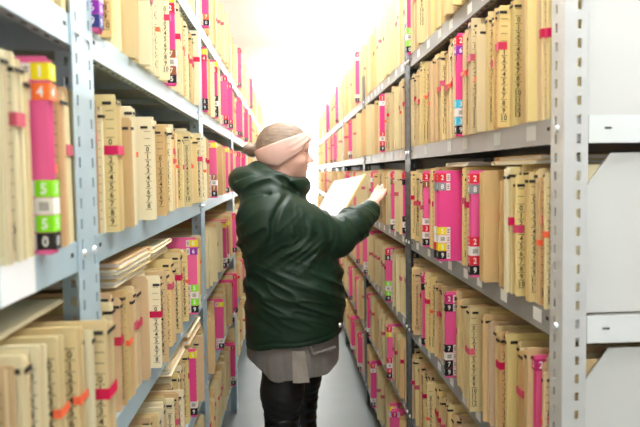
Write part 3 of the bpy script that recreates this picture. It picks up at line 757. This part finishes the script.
# parka --------------------------------------------------------------
_rs = np.random.RandomState(5); _lat = _rs.rand(32, 32, 32).astype(np.float32)
def vnoise(x, y, z):
    """smooth lattice noise, 0..1"""
    out = 0; xi, yi, zi = np.floor(x).astype(int), np.floor(y).astype(int), np.floor(z).astype(int)
    fx, fy, fz = x-xi, y-yi, z-zi; fx, fy, fz = [t*t*(3-2*t) for t in (fx, fy, fz)]
    for i in (0, 1):
        for j in (0, 1):
            for k in (0, 1): out = out+_lat[(xi+i) % 32, (yi+j) % 32, (zi+k) % 32]*(fx if i else 1-fx)*(fy if j else 1-fy)*(fz if k else 1-fz)
    return out
def ridge(x, y, z): return (1-np.abs(2*vnoise(x, y, z)-1))**3
def wrinkles(X, Y, Z):
    # soft pulls across the waist, longer ones falling from the shoulder
    a = (Z+.55*X)+.02*np.sin(X*9+Y*7); b = X-.55*Z
    c = (Z-.9*X)+.02*np.sin(Z*11); e = X+.9*Z
    lo = np.exp(-((Z-1.0)/.13)**2); hi = np.exp(-((Z-1.24)/.13)**2)
    r1 = ridge(a*19, b*4.5+3, Y*4+1)+.5*ridge(a*34+5, b*7, Y*6+9)
    r2 = ridge(c*13+2, e*4, Y*4+7)+.4*ridge(c*26, e*7+4, Y*6)
    r3 = ridge(Z*8+4, X*4, Y*3)
    return (-.015*r1*lo-.021*r2*hi-.006*r3+.008).astype(np.float32)
f = Field(ar(-.34, .46, .0052), ar(2.08, 2.90, .0052), ar(.60, 1.62, .0048))
PZ = [.66, .72, .80, .90, 1.0, 1.05, 1.12, 1.2, 1.3, 1.38, 1.43, 1.47]
PB = [-.208, -.210, -.208, -.204, -.198, -.186, -.198, -.218, -.232, -.228, -.20, -.15]
PF = [.235, .25, .258, .262, .258, .25, .225, .19, .14, .10, .085, .07]
PH = [.215, .225, .23, .235, .232, .228, .232, .235, .235, .222, .18, .13]
f.loft(PZ, PB, PF, PH, YB, p=2.3, disp=wrinkles)
for S, E, W in ((S_R, E_R, W_R), (S_L, E_L, W_L)):
    A = np.array(S); ax1 = (E-S)/np.linalg.norm(E-S)
    f.cone(S+(-.01, 0, -.01), S*.4+E*.6, .115, .094, .06)
    f.cone(S*.5+E*.5, E, .096, .084, .03)
    f.cone(E, E*.5+W*.5, .084, .074, .02); f.cone(E*.5+W*.5, W, .074, .054, .02)
# sleeve folds
X_, Y_, Z_ = f.grid(f.sl((-9, -9, -9), (9, 9, 9)))
for S, E, W in ((S_R, E_R, W_R), (S_L, E_L, W_L)):
    for a, b, am in ((S, E, .012), (E, W, .013)):
        v = (b-a)/np.linalg.norm(b-a); t = (X_-a[0])*v[0]+(Y_-a[1])*v[1]+(Z_-a[2])*v[2]; L = np.linalg.norm(b-a)
        dist = np.sqrt(np.maximum((X_-a[0])**2+(Y_-a[1])**2+(Z_-a[2])**2-t*t, 0))
        wgt = np.clip(1-(dist-.10)/.05, 0, 1)*np.clip((t+.0)/.12, 0, 1)*np.clip((L+.02-t)/.05, 0, 1)
        u = t+.35*(Z_-a[2])
        r = ridge(u*17+a[0]*9, X_*5, Z_*8)+.5*ridge(u*30, Y_*9, Z_*9+3)
        f.d -= (am*(r-.35)*wgt).astype(np.float32)
# hood lying on the back and collar round the neck
tl = [[.95, 0, .31], [0, 1, 0], [-.31, 0, .95]]
f.ell((-.130, YB, 1.468), (.135, .185, .078), .05, rot=tl)
f.ell((-.200, YB, 1.478), (.066, .150, .056), .025, rot=tl)
for i in range(26):
    a0 = 2*math.pi*i/26; a1 = 2*math.pi*(i+1)/26
    pt = lambda a: (-.03+.105*math.cos(a), YB+.118*math.sin(a), 1.484-.040*math.cos(a)+.010*math.cos(2*a))
    f.cone(pt(a0), pt(a1), .030, .030, .03)
hx, hz = X_+.10, Z_-1.46
hw = np.exp(-((hx)/.14)**2-(hz/.07)**2)
f.d -= (.022*(ridge((hz-.35*hx)*18+2, Y_*5, hx*6)-.4)*hw).astype(np.float32)
f.cone((.07, YB-.06, 1.43), (.085, YB-.035, 1.475), .022, .018, .015); f.cone((.07, YB+.06, 1.43), (.085, YB+.035, 1.475), .022, .018, .015)
# creases of the folded hood and the armhole seam
px = lambda x, y, Y: np.array(((x-286.5)/520*Y, Y, H-(y-172)/520*Y))
for path, r in (([(236, 178, 2.28), (252, 171, 2.25), (268, 172, 2.25), (284, 180, 2.27), (296, 192, 2.29)], .011), ([(234, 190, 2.26), (250, 192, 2.215), (268, 193, 2.21)], .008),
                ([(288, 193, 2.235), (279, 206, 2.165), (272, 222, 2.15), (271, 240, 2.16)], .007)):
    for p, q_ in zip(path[:-1], path[1:]): f.cone(px(*p), px(*q_), r, r, .016, 'sub')
# hem: lower at the back, raised in front, hollow inside
HEM = lambda X: .718+.045*np.clip((X+.2)/.13, 0, 1)+.026*np.clip((X-.05)/.2, 0, 1)
f.put(lambda X, Y, Z: HEM(X)+.004*np.sin(X*21)-Z, (-.5, 2, .5), (.5, 3, .9), .012, 'max')
f.loft([.60, .76, .81, .83], [-.175, -.175, -.165, -.15], [.205, .22, .22, .21], [.185, .195, .195, .18], YB, k=.008, op='sub')
X_ = X_; hemz = HEM(X_)+.014
f.d += (.004*np.exp(-((Z_-hemz-.012)/.006)**2)).astype(np.float32)          # hem seam
kid('parka', f, M['parka'])
# cuffs
for W, E in ((W_R, E_R), (W_L, E_L)):
    v = (W-E)/np.linalg.norm(W-E); f = Field(ar(W[0]-.1, W[0]+.1, .004), ar(W[1]-.1, W[1]+.1, .004), ar(W[2]-.1, W[2]+.1, .004))
    f.cone(W-v*.012, W+v*.016, .051, .046, .0); f.cone(W+v*.012, W+v*.09, .034, .036, .006, 'sub')
    X_, Y_, Z_ = f.grid(f.sl((-9, -9, -9), (9, 9, 9)))
    f.d = np.maximum(f.d, ((X_-W[0])*v[0]+(Y_-W[1])*v[1]+(Z_-W[2])*v[2]-.032).astype(np.float32))
    kid('cuff', f, M['parka'])
# skirt ----------------------------------------------------------------
f = Field(ar(-.26, .30, .005), ar(2.14, 2.70, .005), ar(.48, .86, .005))
fold = lambda X, Y, Z: (.010*(ridge(X*14+3, Y*14, Z*2.5)-.3)*np.clip((.80-Z)*5, 0, 1)).astype(np.float32)
f.loft([.50, .6, .7, .8, .84], [-.175, -.19, -.198, -.19, -.18], [.222, .23, .235, .235, .225], [.20, .205, .208, .20, .19], YB, p=2.1, disp=fold)
f.put(lambda X, Y, Z: (.622+.05*np.clip((-X-.09)/.09, 0, 1)-.012*np.exp(-((X+.06)/.04)**2)+.02*np.clip((X-.17)/.05, 0, 1)-.008*np.exp(-((X-.03)/.05)**2)+.004*np.sin(X*34))-Z, (-.5, 2, .4), (.5, 3, .9), .004, 'max')
f.loft([.46, .62, .69, .71], [-.145, -.16, -.16, -.15], [.19, .20, .20, .19], [.165, .17, .17, .16], YB, k=.004, op='sub')
sk = kid('skirt', f, M['skirt'])
mb = MB(); pts = []
for i in range(9):      # lighter strip hanging at the side of the skirt
    z = .612+(.750-.612)*i/8
    for j, x in enumerate((-.0, .018, .036, .054)): pts.append((x+.022-.01*(i/8)+.006*(j-1.5)*(1-i/8), YB-.2135-.003*math.sin(i*.7+j*1.4)-.002*(j % 2), z))
n = len(mb.v); mb.v += pts+[(p[0], p[1]+.004, p[2]) for p in pts]
for i in range(8):
    for j in range(3):
        a = i*4+j; mb.f.append((a, a+1, a+5, a+4)); mb.mi.append(0); mb.f.append((36+a, 36+a+4, 36+a+5, 36+a+1)); mb.mi.append(0)
st_ = obj('side_flap', mb.mesh('side_flap', [M['skirt_light']]), sk); st_['label'] = 'paler grey side flap'
f = Field(ar(.07, .23, .004), ar(2.19, 2.33, .004), ar(.68, .82, .004))
f.cone((.10, 2.218, .728), (.20, 2.262, .742), .0075, .0075, 0); f.cone((.10, 2.218, .728), (.09, 2.216, .765), .0075, .0075, .0)
po = obj('pocket_flap', f.mesh('pocket_flap', M['skirt']), sk)
# leggings, boots ---------------------------------------------------------
f = Field(ar(-.20, .24, .006), ar(2.18, 2.66, .006), ar(.22, .84, .006))
for yl, xo in LEGS: f.chain([(xo*.4-.005, yl, .74), (xo, yl, .52), (xo-.008, yl, .25)], [.100, .096, .066], .03)
X_, Y_, Z_ = f.grid(f.sl((-9, -9, -9), (9, 9, 9)))
f.d += (.004*np.abs(np.sin(Z_*85+X_*30+np.sin(Y_*40)))*np.exp(-((Z_-.44)/.08)**2)).astype(np.float32)
kid('leggings', f, M['leggings'])
for yl, xo in LEGS:
    f = Field(ar(-.16, .26, .005), ar(yl-.12, yl+.12, .005), ar(-.005, .46, .005))
    f.chain([(xo, yl, .43), (xo-.008, yl, .28), (xo-.025, yl, .10)], [.086, .080, .054], .02)
    f.cone((xo-.035, yl, .055), (xo+.14, yl, .045), .056, .044, .03); f.ell((xo+.05, yl, .0), (.13, .05, .035), .02)
    X_, Y_, Z_ = f.grid(f.sl((-9, -9, -9), (9, 9, 9)))
    f.d += (.005*np.abs(np.sin(Z_*60+X_*26+np.sin(Y_*30)))*np.exp(-((Z_-.33)/.09)**2)).astype(np.float32)
    f.put(lambda X, Y, Z: np.maximum(.001-Z, Z-.425), (-.5, 2, -.1), (.5, 3, .6), 0, 'max')
    kid('boot', f, M['boot'])
# snap button on the parka front
mb = MB(); n = 12; pts = [(math.cos(2*math.pi*i/n), math.sin(2*math.pi*i/n)) for i in range(n)]
mb.prism(pts, lambda p: (p[0]*.011, 0, p[1]*.011), lambda p: (p[0]*.008, -.006, p[1]*.008))
sb = obj('snap_button', mb.mesh('snap_button', [M['bolt']]), person, (.226, 2.262, .842)); sb.rotation_euler = (0, 0, R(48)); sb['label'] = 'silver snap button'

# open folder in her left hand ------------------------------------------------
BR = Vector((.257, 2.45, 1.285)); rr = Vector((.1455, .15, .215)); vv = Vector((-.16, .20, -.04))
nn = rr.cross(vv).normalized()
if nn.z < 0: nn = -nn
vv = nn.cross(rr).normalized()*.235
if vv.x > 0: vv = -vv
def slab(mb, o, a, b, t, m):
    mb.v += [tuple(o+a*i+b*j+nn*k) for k in (0, t) for i, j in ((0, 0), (1, 0), (1, 1), (0, 1))]; n = len(mb.v)-8
    mb.f += [tuple(n+i for i in q) for q in ((0, 3, 2, 1), (4, 5, 6, 7), (0, 1, 5, 4), (1, 2, 6, 5), (2, 3, 7, 6), (3, 0, 4, 7))]; mb.mi += [m]*6
mb = MB(); slab(mb, BR, rr, vv, .0025, 0); slab(mb, BR+nn*.0026, rr, vv*.05, .008, 0)
hf = obj('open_folder', mb.mesh('open_folder', [M['manila']]))
tag(hf, 'open manila folder with white sheets held up by the person in green parka', 'folder')
mb = MB(); slab(mb, BR+nn*.0028+rr*.02+vv*.065, rr*.965, vv*.92, .006, 0)
M['page'] = mat('page_paper', srgb(214, 214, 220), .8)
obj('paper_sheet', mb.mesh('paper_sheet', [M['page']]), hf)
